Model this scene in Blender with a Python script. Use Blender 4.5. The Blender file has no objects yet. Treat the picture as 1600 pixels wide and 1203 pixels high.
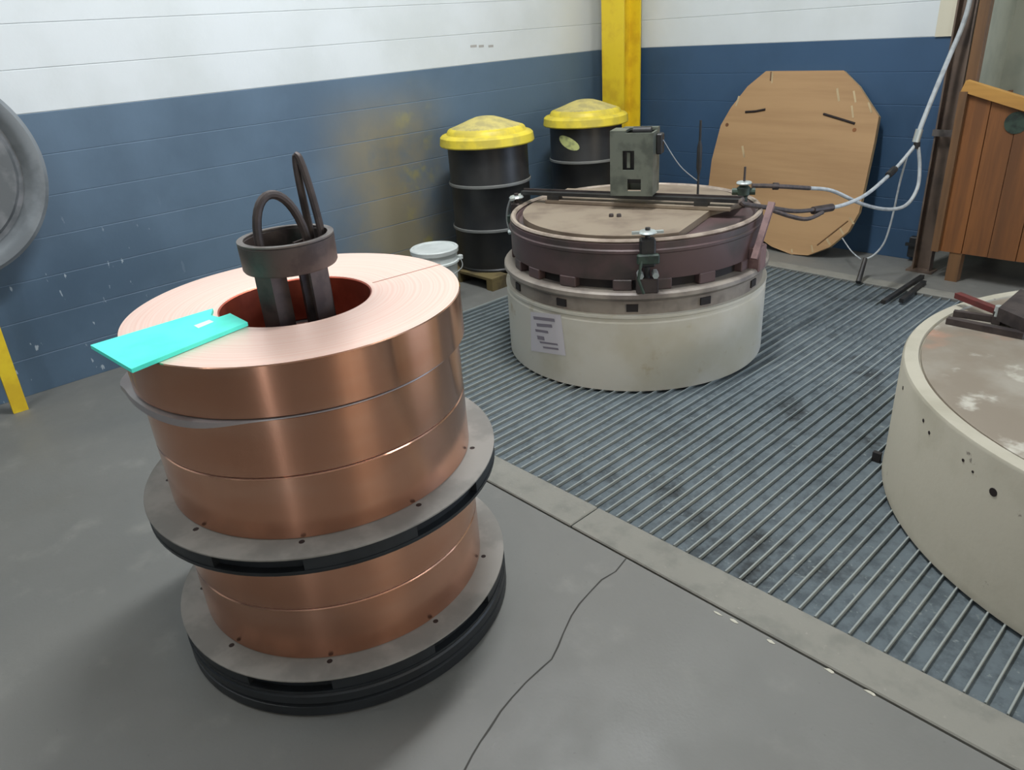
import bpy, bmesh, math, random
from mathutils import Vector, Matrix
from math import pi, sin, cos, sqrt, atan2, radians

random.seed(7)
scene = bpy.context.scene
COL = scene.collection

# ------------------------------------------------------------------ camera
FPX = 1161.5
CAM = Vector((0.0, 0.0, 1.645))
YAW, PITCH, ROLL = 0.84579741, 0.44905684, -0.07353182

def _rot(a, b, c):
    ca, sa, cb, sb, cc, sc = cos(a), sin(a), cos(b), sin(b), cos(c), sin(c)
    yaw = Matrix(((ca, sa, 0), (-sa, ca, 0), (0, 0, 1)))
    base = Matrix(((1, 0, 0), (0, 0, -1), (0, 1, 0)))
    pit = Matrix(((1, 0, 0), (0, cb, -sb), (0, sb, cb)))
    rol = Matrix(((cc, -sc, 0), (sc, cc, 0), (0, 0, 1)))
    return rol @ pit @ base @ yaw
R = _rot(YAW, PITCH, ROLL)
cam_d = bpy.data.cameras.new('camera')
cam_d.sensor_width = 36.0
cam_d.lens = FPX / 1600.0 * 36.0
cam_d.clip_start = 0.02
cam = bpy.data.objects.new('camera', cam_d)
COL.objects.link(cam)
M = Matrix.Identity(4)
for i in range(3):
    M[i][0] = R[0][i]
    M[i][1] = -R[1][i]
    M[i][2] = -R[2][i]
    M[i][3] = CAM[i]
cam.matrix_world = M
scene.camera = cam

def ray(x, y):
    return R.transposed() @ Vector(((x - 800) / FPX, (y - 601.5) / FPX, 1))

def at(x, y, axis, v):
    """point seen at pixel x,y on the plane coordinate[axis] = v"""
    d = ray(x, y)
    return CAM + d * ((v - CAM[axis]) / d[axis])

def fl(x, y, z=0.0):
    return at(x, y, 2, z)

# ------------------------------------------------------------------ world, lights, exposure
world = bpy.data.worlds.new('world')
scene.world = world
world.use_nodes = True
wn = world.node_tree.nodes
wn['Background'].inputs[0].default_value = (0.72, 0.84, 1.0, 1)
wn['Background'].inputs[1].default_value = 0.6
vs = scene.view_settings
vs.view_transform = 'Standard'
vs.look = 'None'
vs.gamma = 1.0
vs.use_curve_mapping = False
vs.exposure = 0.0

def area(name, loc, direction, sx, sy, power, color):
    l = bpy.data.lights.new(name, 'AREA')
    l.shape = 'RECTANGLE'
    l.size, l.size_y = sx, sy
    l.energy = power
    l.color = color
    o = bpy.data.objects.new(name, l)
    COL.objects.link(o)
    o.location = loc
    o.rotation_euler = Vector(direction).to_track_quat('-Z', 'Z').to_euler()
    return o
CEIL = 4.6
XR, YF = 6.0, -6.0          # right wall and the wall behind the camera
XL, YB = -4.54, 5.40        # left wall, back wall
# daylight through the doorway in the recess, the window in the right wall and the one behind the camera
area('daylight_doorway', (3.0, 6.48, 1.6), (0, -1, 0), 3.0, 3.0, 250, (0.66, 0.78, 1.0))
area('daylight_window_right', (XR - 0.02, 0.9, 2.2), (-1, 0, 0), 1.1, 2.4, 120, (1.0, 0.86, 0.66))
area('daylight_window_tall', (3.3, YF + 0.02, 2.0), (0, 1, 0), 0.30, 3.2, 110, (0.92, 0.96, 1.0))

# ------------------------------------------------------------------ helpers: geometry
class G:
    """collects vertices and faces of one mesh, in world coordinates"""
    def __init__(s):
        s.v, s.f = [], []
    def add(s, v, f):
        n = len(s.v)
        s.v += [Vector(p) for p in v]
        s.f += [tuple(i + n for i in q) for q in f]
        return s
    def xf(s, m):
        s.v = [m @ p for p in s.v]
        return s

def box(cx, cy, cz, sx, sy, sz, rz=0.0, bev=0.0, m=None):
    """box centred at c, with an optional bevel"""
    bm = bmesh.new()
    bmesh.ops.create_cube(bm, size=1.0)
    bmesh.ops.scale(bm, vec=(sx, sy, sz), verts=bm.verts)
    if bev > 0:
        bmesh.ops.bevel(bm, geom=list(bm.edges), offset=bev, segments=1, profile=0.5, affect='EDGES')
    t = Matrix.Translation((cx, cy, cz)) @ Matrix.Rotation(rz, 4, 'Z')
    if m is not None:
        t = t @ m
    bm.verts.index_update()
    g = G().add([t @ v.co for v in bm.verts], [[v.index for v in f.verts] for f in bm.faces])
    bm.free()
    return g

def box_mm(x0, x1, y0, y1, z0, z1, bev=0.0):
    return box((x0 + x1) / 2, (y0 + y1) / 2, (z0 + z1) / 2, x1 - x0, y1 - y0, z1 - z0, 0, bev)

def lathe(cx, cy, prof, seg=64, a0=0.0, a1=2 * pi, closed=False):
    """revolve (r, z) profile about the vertical through cx, cy; closed joins last to first"""
    full = abs(a1 - a0 - 2 * pi) < 1e-6
    n = seg if full else seg + 1
    v, f = [], []
    for i in range(n):
        a = a0 + (a1 - a0) * i / seg
        for r, z in prof:
            v.append((cx + r * cos(a), cy + r * sin(a), z))
    k = len(prof)
    for i in range(seg):
        j = (i + 1) % n
        for q in range(k if closed else k - 1):
            p = (q + 1) % k
            f.append((i * k + q, j * k + q, j * k + p, i * k + p))
    if not full and closed:
        f.append(tuple(range(k))[::-1])
        f.append(tuple((n - 1) * k + q for q in range(k)))
    return G().add(v, f)

def tube(pts, r, seg=8, caps=True, smooth=0):
    """round bar or hose along a list of points; smooth > 0 resamples with Catmull-Rom"""
    P = [Vector(p) for p in pts]
    if smooth:
        Q = []
        for i in range(len(P) - 1):
            p0, p1, p2, p3 = P[max(i - 1, 0)], P[i], P[i + 1], P[min(i + 2, len(P) - 1)]
            for k in range(smooth):
                t = k / smooth
                Q.append(0.5 * ((2 * p1) + (p2 - p0) * t + (2 * p0 - 5 * p1 + 4 * p2 - p3) * t * t
                                + (3 * p1 - p0 - 3 * p2 + p3) * t ** 3))
        Q.append(P[-1])
        P = Q
    v, f = [], []
    up = Vector((0, 0, 1))
    prev = None
    for i, p in enumerate(P):
        d = (P[min(i + 1, len(P) - 1)] - P[max(i - 1, 0)]).normalized()
        if prev is None:
            n = d.cross(up)
            if n.length < 1e-3:
                n = d.cross(Vector((1, 0, 0)))
        else:
            n = prev - d * prev.dot(d)
        n.normalize()
        prev = n
        b = d.cross(n)
        rr = r[i] if isinstance(r, (list, tuple)) else r
        for k in range(seg):
            a = 2 * pi * k / seg
            v.append(p + n * (rr * cos(a)) + b * (rr * sin(a)))
    for i in range(len(P) - 1):
        for k in range(seg):
            m = (k + 1) % seg
            f.append((i * seg + k, i * seg + m, (i + 1) * seg + m, (i + 1) * seg + k))
    if caps:
        f.append(tuple(range(seg))[::-1])
        f.append(tuple((len(P) - 1) * seg + k for k in range(seg)))
    return G().add(v, f)

def bar(a, b, w, h, up=(0, 0, 1)):
    """rectangular bar from a to b, width w (sideways), height h (along up)"""
    a, b = Vector(a), Vector(b)
    d = (b - a).normalized()
    s = d.cross(Vector(up)).normalized()
    u = s.cross(d).normalized()
    v = []
    for p in (a, b):
        for i, j in ((-1, -1), (1, -1), (1, 1), (-1, 1)):
            v.append(p + s * (i * w / 2) + u * (j * h / 2))
    return G().add(v, [(3, 2, 1, 0), (4, 5, 6, 7), (0, 1, 5, 4), (1, 2, 6, 5), (2, 3, 7, 6), (3, 0, 4, 7)])

def prism(poly, off):
    """solid from a planar polygon (3D points) and an offset vector"""
    n = len(poly)
    off = Vector(off)
    P = [Vector(p) for p in poly]
    f = [tuple(range(n)), tuple(range(2 * n - 1, n - 1, -1))]
    for i in range(n):
        j = (i + 1) % n
        f.append((i, i + n, j + n, j))
    return G().add(P + [p + off for p in P], f)

def join(*gs):
    g = G()
    for q in gs:
        g.add(q.v, q.f)
    return g

WL = {}
def mk(name, g, mat, parent=None, smooth=35, origin=None):
    """one mesh object from world-coordinate geometry"""
    if parent is not None:
        o0 = WL[parent.name]
    elif origin is not None:
        o0 = Vector(origin)
    else:
        xs = [p.x for p in g.v]; ys = [p.y for p in g.v]; zs = [p.z for p in g.v]
        o0 = Vector(((min(xs) + max(xs)) / 2, (min(ys) + max(ys)) / 2, min(zs)))
    me = bpy.data.meshes.new(name)
    me.from_pydata([p - o0 for p in g.v], [], g.f)
    bm = bmesh.new(); bm.from_mesh(me)
    bmesh.ops.recalc_face_normals(bm, faces=bm.faces)
    bm.to_mesh(me); bm.free()
    if smooth:
        me.polygons.foreach_set('use_smooth', [True] * len(me.polygons))
        me.set_sharp_from_angle(angle=radians(smooth))
    me.materials.append(mat)
    o = bpy.data.objects.new(name, me)
    COL.objects.link(o)
    if parent is not None:
        o.parent = parent
    else:
        o.location = o0
    WL[o.name] = o0
    return o

def thing(name, loc, label, cat, group=None):
    o = bpy.data.objects.new(name, None)
    o.empty_display_size = 0.1
    COL.objects.link(o)
    o.location = loc
    WL[o.name] = Vector(loc)
    return tag(o, label, cat, group)

def tag(o, label, cat, group=None):
    o['label'] = label
    o['category'] = cat
    if group:
        o['group'] = group
    return o

def struct(o):
    o['kind'] = 'structure'
    return o

def copy_tree(o, delta, label):
    c = o.copy(); COL.objects.link(c)
    c.location = o.location + Vector(delta)
    c['label'] = label
    WL[c.name] = c.location.copy()
    for ch in o.children:
        d = ch.copy(); COL.objects.link(d); d.parent = c
        WL[d.name] = WL[c.name]
        for gch in ch.children:
            e = gch.copy(); COL.objects.link(e); e.parent = d
            WL[e.name] = WL[c.name]
    return c

# ------------------------------------------------------------------ helpers: materials
def lin(c):
    return tuple(((x / 255) / 12.92 if x / 255 <= 0.04045 else ((x / 255 + 0.055) / 1.055) ** 2.4) for x in c[:3]) + (1,)

class Mat:
    def __init__(s, name, color=(128, 128, 128), rough=0.6, metal=0.0, spec=0.5):
        s.m = bpy.data.materials.new(name)
        s.m.use_nodes = True
        s.nt = s.m.node_tree
        s.b = s.nt.nodes['Principled BSDF']
        s.b.inputs['Base Color'].default_value = lin(color)
        s.b.inputs['Roughness'].default_value = rough
        s.b.inputs['Metallic'].default_value = metal
        s.b.inputs['Specular IOR Level'].default_value = spec
        s.col = None
        s.base = lin(color)
    def n(s, t, **kw):
        x = s.nt.nodes.new(t)
        for k, v in kw.items():
            setattr(x, k, v)
        return x
    def link(s, a, b):
        s.nt.links.new(a, b)
    def coord(s, kind='Object', scale=(1, 1, 1), loc=(0, 0, 0)):
        tc = s.n('ShaderNodeTexCoord')
        mp = s.n('ShaderNodeMapping')
        mp.inputs['Scale'].default_value = scale
        mp.inputs['Location'].default_value = loc
        s.link(tc.outputs[kind], mp.inputs['Vector'])
        return mp.outputs['Vector']
    def noise(s, scale=5, detail=4, rough=0.55, stretch=(1, 1, 1), kind='Object', loc=(0, 0, 0)):
        t = s.n('ShaderNodeTexNoise')
        t.inputs['Scale'].default_value = scale
        t.inputs['Detail'].default_value = detail
        t.inputs['Roughness'].default_value = rough
        s.link(s.coord(kind, stretch, loc), t.inputs['Vector'])
        return t.outputs['Fac']
    def ramp(s, fac, lo, hi, a=0.0, b=1.0):
        r = s.n('ShaderNodeMapRange', interpolation_type='SMOOTHSTEP')
        r.inputs['From Min'].default_value = lo
        r.inputs['From Max'].default_value = hi
        r.inputs['To Min'].default_value = a
        r.inputs['To Max'].default_value = b
        s.link(fac, r.inputs['Value'])
        return r.outputs['Result']
    def math(s, op, a, b):
        x = s.n('ShaderNodeMath', operation=op)
        for i, q in enumerate((a, b)):
            if isinstance(q, (int, float)):
                x.inputs[i].default_value = q
            else:
                s.link(q, x.inputs[i])
        return x.outputs[0]
    def mix(s, fac, color):
        """lay a colour over the current base colour with a mask"""
        x = s.n('ShaderNodeMix', data_type='RGBA')
        s.link(fac, x.inputs[0])
        if s.col is None:
            x.inputs[6].default_value = s.base
        else:
            s.link(s.col, x.inputs[6])
        x.inputs[7].default_value = lin(color)
        s.col = x.outputs[2]
        s.link(s.col, s.b.inputs['Base Color'])
        return s
    def bump(s, fac, strength=0.3, dist=0.01):
        x = s.n('ShaderNodeBump')
        x.inputs['Strength'].default_value = strength
        x.inputs['Distance'].default_value = dist
        s.link(fac, x.inputs['Height'])
        s.link(x.outputs[0], s.b.inputs['Normal'])
        return s
    def rough(s, fac, lo, hi):
        s.link(s.ramp(fac, 0.3, 0.7, lo, hi), s.b.inputs['Roughness'])
        return s

def simple(name, color, rough=0.6, metal=0.0, var=None, vscale=6, lo=0.42, hi=0.66, bump=0.0, bscale=40, kind='Object'):
    m = Mat(name, color, rough, metal)
    if var:
        m.mix(m.ramp(m.noise(vscale, kind=kind), lo, hi), var)
    if bump:
        m.bump(m.noise(bscale, 5, kind=kind), bump, 0.004)
    return m.m

# floor concrete
f = Mat('concrete_floor', (112, 112, 108), 0.55)
f.mix(f.ramp(f.noise(0.9, 5), 0.35, 0.7), (106, 107, 104))
f.mix(f.ramp(f.noise(5, 6), 0.55, 0.80), (124, 124, 119))
f.mix(f.ramp(f.noise(60, 3), 0.66, 0.80), (98, 98, 95))
f.bump(f.noise(90, 4), 0.12, 0.003)
f.rough(f.noise(3, 4), 0.42, 0.66)
M_FLOOR = f.m
f = Mat('curb_concrete', (130, 129, 121), 0.75)
f.mix(f.ramp(f.noise(9, 6), 0.45, 0.72), (116, 116, 109))
f.mix(f.ramp(f.noise(50, 4), 0.64, 0.80), (148, 146, 136))
f.bump(f.noise(110, 5), 0.25, 0.004)
M_CURB = f.m
M_CRACK = simple('crack_dirt', (62, 61, 58), 0.9)
M_CHIP = simple('pale_chip', (182, 180, 166), 0.8)

f = Mat('grating_steel', (146, 152, 149), 0.6, 0.15)
f.mix(f.ramp(f.noise(1.1, 5, 0.6, kind='Object'), 0.44, 0.64), (124, 133, 134))
f.mix(f.ramp(f.noise(1.6, 6, 0.7, loc=(3, 1, 0)), 0.56, 0.68), (84, 90, 90))
M_BAR = f.m
f = Mat('pit_dirt', (94, 104, 109), 0.85)
f.mix(f.ramp(f.noise(14, 6, 0.65), 0.42, 0.66), (74, 83, 88))
f.mix(f.ramp(f.noise(1.6, 6, 0.7, loc=(3, 1, 0)), 0.54, 0.68), (42, 46, 48))
f.mix(f.ramp(f.noise(45, 4, 0.6), 0.60, 0.75), (120, 128, 128))
f.bump(f.noise(40, 5), 0.5, 0.01)
M_PIT = f.m

def wall_paint(name, c, c2, stain):
    w = Mat(name, c, 0.5)
    w.mix(w.ramp(w.noise(1.3, 5), 0.40, 0.68), c2)
    if stain:
        # old ochre overspray on the left wall, between the drums and the coil stack
        sx = w.n('ShaderNodeSeparateXYZ')
        tc = w.n('ShaderNodeTexCoord')
        w.link(tc.outputs['Object'], sx.inputs[0])
        g = w.math('MULTIPLY', w.ramp(sx.outputs['Y'], 2.35, 2.95), w.ramp(sx.outputs['Y'], 3.15, 3.75, 1, 0))
        up = w.ramp(sx.outputs['Z'], 1.45, 0.95, 0, 1)
        nz = w.ramp(w.noise(1.6, 5, 0.65), 0.18, 0.58)
        w.mix(w.math('MULTIPLY', w.math('MULTIPLY', g, up), w.math('MULTIPLY', nz, 0.85)), (136, 126, 98))
        g2 = w.math('MULTIPLY', w.ramp(sx.outputs['Y'], 3.05, 3.2), w.ramp(sx.outputs['Y'], 3.3, 3.5, 1, 0))
        w.mix(w.math('MULTIPLY', w.math('MULTIPLY', g2, up), w.ramp(w.noise(5, 3), 0.50, 0.66, 0, 0.5)), (158, 150, 76))
        # scuffs low on the wall beside the leaning disc
        g3 = w.math('MULTIPLY', w.ramp(sx.outputs['Y'], 1.6, 1.0, 0, 1), w.ramp(sx.outputs['Z'], 0.95, 0.7, 0, 1))
        sc = w.ramp(w.noise(16, 3, 0.5, stretch=(1, 1.6, 0.6), loc=(0, 4, 2)), 0.665, 0.71)
        w.mix(w.math('MULTIPLY', g3, sc), (170, 182, 190))
    w.bump(w.noise(45, 4), 0.10, 0.004)
    return w.m
M_BLUE = wall_paint('blue_wall_paint', (88, 110, 130), (77, 98, 117), True)
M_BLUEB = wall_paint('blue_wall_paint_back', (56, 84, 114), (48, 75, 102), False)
M_WHITE = wall_paint('white_wall_paint', (212, 218, 220), (202, 208, 208), False)
M_MORTAR = simple('mortar', (196, 202, 204), 0.8)
M_MORTARB = simple('mortar_blue', (120, 142, 162), 0.8)
M_MORTAR2 = simple('grey_smudge', (168, 166, 162), 0.8)
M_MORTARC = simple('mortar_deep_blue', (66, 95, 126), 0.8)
M_CEIL = simple('ceiling_paint', (205, 206, 204), 0.8)
M_FARWALL = simple('far_wall_paint', (110, 112, 112), 0.8)
M_BEIGE = simple('beige_trim', (205, 200, 180), 0.7)
M_PANELGREY = simple('grey_green_sheet', (186, 190, 176), 0.45, 0.0, (166, 172, 160), 3)

# copper: rolled strip; the brushed grain runs round the coil so light smears upright
def copper(name, col, col2, rough, aniso):
    c = Mat(name, col, rough, 1.0)
    c.mix(c.ramp(c.noise(2.0, 4, 0.5, stretch=(1, 1, 3)), 0.40, 0.66), col2)
    c.b.inputs['Anisotropic'].default_value = aniso
    c.b.inputs['Anisotropic Rotation'].default_value = 0.25
    t = c.n('ShaderNodeTangent', direction_type='RADIAL', axis='Z')
    c.link(t.outputs[0], c.b.inputs['Tangent'])
    return c
M_COPPER = copper('copper_strip', (228, 176, 150), (218, 160, 132), 0.17, 0.9).m
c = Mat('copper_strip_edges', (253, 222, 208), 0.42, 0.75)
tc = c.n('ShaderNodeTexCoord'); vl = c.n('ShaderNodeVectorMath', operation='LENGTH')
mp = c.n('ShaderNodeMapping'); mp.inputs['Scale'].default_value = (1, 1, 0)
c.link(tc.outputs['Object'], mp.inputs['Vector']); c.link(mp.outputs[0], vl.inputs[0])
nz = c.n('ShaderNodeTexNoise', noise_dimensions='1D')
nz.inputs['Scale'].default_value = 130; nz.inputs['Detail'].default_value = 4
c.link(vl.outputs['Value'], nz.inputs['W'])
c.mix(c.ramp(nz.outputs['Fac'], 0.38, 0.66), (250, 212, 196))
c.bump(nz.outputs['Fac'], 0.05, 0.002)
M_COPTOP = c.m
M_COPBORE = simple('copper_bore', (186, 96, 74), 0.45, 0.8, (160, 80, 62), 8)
M_SEAMLINE = simple('strip_end_shadow', (176, 120, 100), 0.6, 0.6)

M_BOARD = simple('pallet_board', (134, 131, 125), 0.7, 0.0, (114, 112, 107), 7, bump=0.1)
M_BLACKP = simple('black_plastic', (28, 32, 36), 0.45, 0.0, (20, 23, 26), 9)
M_SCREW = simple('dark_hole', (36, 26, 24), 0.8)
M_FILM = Mat('plastic_film', (168, 164, 166), 0.28)
M_FILM.b.inputs['Transmission Weight'].default_value = 0.35
M_FILM.b.inputs['Alpha'].default_value = 0.85
M_FILM = M_FILM.m
M_TEAL = simple('turquoise_board', (84, 244, 222), 0.5, 0.0, (74, 236, 212), 10)
M_STICK = simple('white_sticker', (214, 240, 232), 0.5)
M_DSTEEL = simple('dark_worn_steel', (74, 66, 64), 0.55, 0.4, (56, 50, 50), 14, bump=0.15)
M_DSTEEL2 = simple('dark_worn_steel_edge', (112, 106, 102), 0.5, 0.5, (84, 78, 76), 14)
M_YEL = simple('yellow_paint', (232, 202, 44), 0.45, 0.0, (214, 178, 40), 6)
M_YELLID = simple('yellow_lid_plastic', (228, 206, 62), 0.5, 0.0, (196, 178, 70), 7)
M_YELDUST = simple('dusty_yellow', (198, 184, 110), 0.75, 0.0, (170, 158, 104), 12)
M_BLACKD = simple('black_drum_paint', (25, 26, 27), 0.42, 0.0, (36, 36, 35), 5)
M_DRUMRING = simple('worn_drum_ring', (128, 129, 126), 0.45, 0.3)
M_LABEL = simple('pale_drum_label', (190, 196, 128), 0.6, 0.0, (150, 156, 108), 30)
M_PAIL = simple('white_pail_plastic', (216, 222, 220), 0.4, 0.0, (200, 206, 204), 6)
M_WIRE = simple('galvanised_wire', (176, 180, 180), 0.35, 0.8)
M_PALWOOD = simple('rough_pallet_wood', (112, 98, 62), 0.85, 0.0, (76, 66, 44), 8)

t = Mat('cream_enamel', (198, 195, 183), 0.45)
t.mix(t.ramp(t.noise(2.4, 5), 0.46, 0.7), (186, 181, 163))
t.mix(t.ramp(t.noise(9, 5, 0.6), 0.60, 0.74), (174, 163, 138))
M_CREAM = t.m
t = Mat('cream_enamel_chipped', (172, 167, 151), 0.6)
t.mix(t.ramp(t.noise(3, 5), 0.44, 0.7), (156, 151, 134))
t.mix(t.ramp(t.noise(11, 5, 0.6), 0.67, 0.72), (110, 104, 94))
t.bump(t.noise(50, 4), 0.12, 0.004)
M_CREAM2 = t.m
t = Mat('stained_steel_plate', (150, 144, 132), 0.55, 0.15)
t.mix(t.ramp(t.noise(2.2, 5), 0.40, 0.62), (128, 118, 104))
t.mix(t.ramp(t.noise(3.1, 4, loc=(2, 5, 0)), 0.56, 0.70), (160, 124, 104))
t.mix(t.ramp(t.noise(7, 5, loc=(7, 1, 0)), 0.58, 0.70), (180, 176, 164))
M_STAIN = t.m
M_RINGM = simple('grey_flange_paint', (146, 138, 128), 0.5, 0.1, (112, 104, 98), 5)
M_MAROON = simple('maroon_brown_paint', (92, 74, 74), 0.45, 0.1, (70, 62, 60), 4)
M_LIDTOP = simple('dusty_beige_lid', (134, 121, 104), 0.7, 0.0, (112, 98, 84), 4)
M_LIDRIM = simple('lid_rim_worn', (168, 154, 140), 0.5, 0.2, (134, 120, 108), 9)
M_DARKGAP = simple('dark_gap', (34, 30, 30), 0.8)
M_GREYGREEN = simple('grey_green_bracket', (104, 110, 100), 0.5, 0.2, (82, 88, 80), 12)
M_BLACK = simple('black_paint', (30, 31, 32), 0.5, 0.0, (48, 46, 44), 12)
M_BRIGHT = simple('bright_zinc', (196, 204, 202), 0.35, 0.6)
M_GREENV = simple('green_valve_paint', (58, 74, 64), 0.5, 0.2, (40, 50, 46), 20)
M_PINK = simple('faded_red_paint', (126, 100, 98), 0.6, 0.0, (100, 76, 76), 14)
M_RED = simple('red_lever_paint', (96, 40, 38), 0.5, 0.0, (72, 36, 33), 18)
t = Mat('printed_notice', (206, 200, 206), 0.6)
t.mix(t.ramp(t.noise(26, 4, 0.7, stretch=(0.7, 0.7, 1.8)), 0.54, 0.60), (112, 108, 118))
M_NOTICE = t.m
M_PAPER = simple('notice_paper', (202, 198, 202), 0.6)
M_INK = simple('notice_ink', (128, 122, 132), 0.7)

def wood(name, c1, c2, c3, axis, sc=1.0):
    w = Mat(name, c1, 0.65)
    st = {'x': (0.6, 9, 9), 'y': (9, 0.6, 9), 'z': (9, 9, 0.6)}[axis]
    w.mix(w.ramp(w.noise(1.4 * sc, 6, 0.6, stretch=st), 0.40, 0.64), c2)
    w.mix(w.ramp(w.noise(0.9 * sc, 4, 0.6, stretch=tuple(q * 0.3 for q in st), loc=(4, 2, 1)), 0.50, 0.70), c3)
    w.bump(w.noise(3 * sc, 5, stretch=st), 0.08, 0.004)
    return w.m
M_PLY = wood('plywood_face', (170, 136, 96), (158, 124, 86), (146, 112, 78), 'x', 0.6)
M_PLYEDGE = wood('plywood_edge', (178, 158, 122), (150, 130, 98), (196, 178, 140), 'z')
M_CRATE = wood('orange_plank', (132, 84, 44), (106, 68, 38), (88, 58, 36), 'z')
M_RAIL = wood('pale_rail', (190, 144, 72), (172, 128, 64), (158, 114, 58), 'x')
M_TIMBER = wood('brown_timber', (116, 84, 54), (92, 68, 46), (78, 58, 42), 'z')
M_HOSE = simple('grey_ribbed_hose', (170, 176, 178), 0.5, 0.0, (150, 156, 160), 25)
M_HOSED = simple('dark_hose', (62, 56, 56), 0.6, 0.0, (84, 72, 66), 25)
M_POST = simple('brown_painted_steel', (108, 92, 80), 0.55, 0.1, (88, 76, 68), 6)
M_DISC = simple('grey_pressed_disc', (132, 138, 142), 0.5, 0.2, (108, 114, 118), 5)
M_DISCD = simple('grey_pressed_disc_dark', (98, 102, 104), 0.6, 0.2, (124, 126, 128), 9)
M_LAMP = bpy.data.materials.new('lamp_tube')
M_LAMP.use_nodes = True
_e = M_LAMP.node_tree.nodes['Principled BSDF']
_e.inputs['Emission Color'].default_value = (1, 0.97, 0.92, 1)
_e.inputs['Emission Strength'].default_value = 12.0

# ------------------------------------------------------------------ setting
CH = 1.41 / 7.0                       # height of one block course
GX0, GX1 = -3.60, 1.60                # grating
GY0, GY1 = 1.748, 4.75
CY0 = 1.592                           # front of the kerb
# slabs round the pit
fl_g = join(box_mm(XL - 0.2, XR, YF, CY0 - 0.010, -0.15, 0),
            box_mm(XL - 0.2, GX0, CY0 - 0.010, YB + 0.05, -0.15, 0),
            box_mm(GX0, XR, GY1, 6.6, -0.15, 0),
            box_mm(GX1, XR, CY0 - 0.010, GY1, -0.15, 0))
floor = struct(mk('floor', fl_g, M_FLOOR, smooth=0, origin=(0, 0, 0)))
pit = struct(mk('floor_pit', box_mm(GX0 - 0.01, GX1 + 0.01, CY0 - 0.02, GY1 + 0.01, -0.14, -0.015), M_PIT, smooth=0, origin=(0, 0, 0)))
# kerb strip in front of the grating, in lengths
kerb = struct(mk('trim_1', box_mm(GX0, GX1, CY0, GY0, -0.16, -0.03), M_CURB, smooth=0, origin=(0, 0, 0)))
kx = fl(922, 802)[0]
edges = [GX0, kx - 0.002, kx + 1.48, GX1]
for a, b in zip(edges[:-1], edges[1:]):
    mk('kerb_stone', box_mm(a + 0.002, b - 0.002, CY0, GY0 - 0.004, -0.12, 0.002, 0.004), M_CURB, kerb, smooth=0)
struct(mk('trim_3', box_mm(GX0, GX1, GY1 + 0.002, GY1 + 0.11, -0.10, 0.003, 0.003), M_CURB, smooth=0))
# crack wandering over the slab, from the kerb joint toward the camera
cp = [(978, 873), (962, 893), (940, 906), (921, 926), (905, 944), (893, 962), (880, 990), (872, 1010), (862, 1030),
      (845, 1045), (822, 1066), (800, 1090), (782, 1112), (764, 1140), (750, 1160), (738, 1180), (720, 1215)]
v, fc = [], []
for i, p in enumerate(cp):
    q = fl(*p)
    d = (fl(*cp[min(i + 1, len(cp) - 1)]) - fl(*cp[max(i - 1, 0)])).normalized()
    s = Vector((-d.y, d.x, 0)) * (0.0022 + 0.0012 * random.random())
    v += [q - s + Vector((0, 0, 0.0006)), q + s + Vector((0, 0, 0.0006))]
    if i:
        k = 2 * i
        fc.append((k - 2, k - 1, k + 1, k))
mk('crack', G().add(v, fc), M_CRACK, floor, smooth=0)
# chips along the kerb joint
for px, py in ((1145, 970), (1205, 1003), (1295, 1048), (1360, 1083), (1120, 958)):
    q = fl(px, py)
    n = 7
    ring = [(q.x + cos(2 * pi * k / n) * random.uniform(0.008, 0.02), q.y + sin(2 * pi * k / n) * random.uniform(0.003, 0.007), 0.0002) for k in range(n)]
    mk('chip', prism(ring, (0, 0, 0.0015)), M_CHIP, floor, smooth=0)

# grating: one bar every 50.8 mm, running away from the kerb
grating = tag(thing('floor_grating', ((GX0 + GX1) / 2, (GY0 + GY1) / 2, -0.015), 'grey steel bar grating laid over the pit behind the kerb', 'grating'), 'grey steel bar grating laid over the pit behind the kerb', 'grating')
x = -0.2303
xs = []
while x > GX0 + 0.01:
    xs.append(x); x -= 0.0508
x = -0.2303 + 0.0508
while x < GX1 - 0.01:
    xs.append(x); x += 0.0508
o0 = WL[grating.name]
first = mk('bar', box_mm(-0.0028, 0.0028, GY0, GY1 - 0.004, -0.015, 0.0, 0.001), M_BAR, None, smooth=0, origin=(0, o0.y, o0.z))
first.parent = grating
first.location = (xs[0] - o0.x, 0, 0)
for x in xs[1:]:
    b = first.copy(); COL.objects.link(b); b.parent = grating
    b.location = (x - o0.x, 0, 0)
mk('edge_angle', box_mm(GX0, GX0 + 0.012, GY0, GY1, -0.015, 0.002), M_BAR, grating, smooth=0)

# walls: a backing with every block course standing proud of the joints
NW = 14
wl = struct(mk('wall_left', box_mm(XL - 0.25, XL - 0.0025, YF, YB + 0.1, 0, CEIL), M_MORTARB, smooth=0, origin=(XL, 0, 0)))
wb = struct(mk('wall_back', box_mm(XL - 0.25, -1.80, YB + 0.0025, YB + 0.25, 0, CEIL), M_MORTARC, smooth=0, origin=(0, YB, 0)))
for i in range(NW):
    z0, z1 = i * CH + (0.002 if i else 0.0), (i + 1) * CH - 0.002
    mk('block_course', box_mm(XL - 0.03, XL, YF, YB, z0, z1, 0.0015), M_BLUE if i < 7 else M_WHITE, wl, smooth=0)
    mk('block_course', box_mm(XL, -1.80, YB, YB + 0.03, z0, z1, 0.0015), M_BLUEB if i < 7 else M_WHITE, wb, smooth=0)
mk('upper_joints', box_mm(XL - 0.02, XL - 0.0023, YF, YB, 7 * CH, NW * CH), M_MORTAR, wl, smooth=0)
mk('upper_joints', box_mm(XL, -1.80, YB + 0.0023, YB + 0.02, 7 * CH, NW * CH), M_MORTAR, wb, smooth=0)
mk('upper_wall', box_mm(XL - 0.03, XL, YF, YB, NW * CH, CEIL), M_WHITE, wl, smooth=0)
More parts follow.
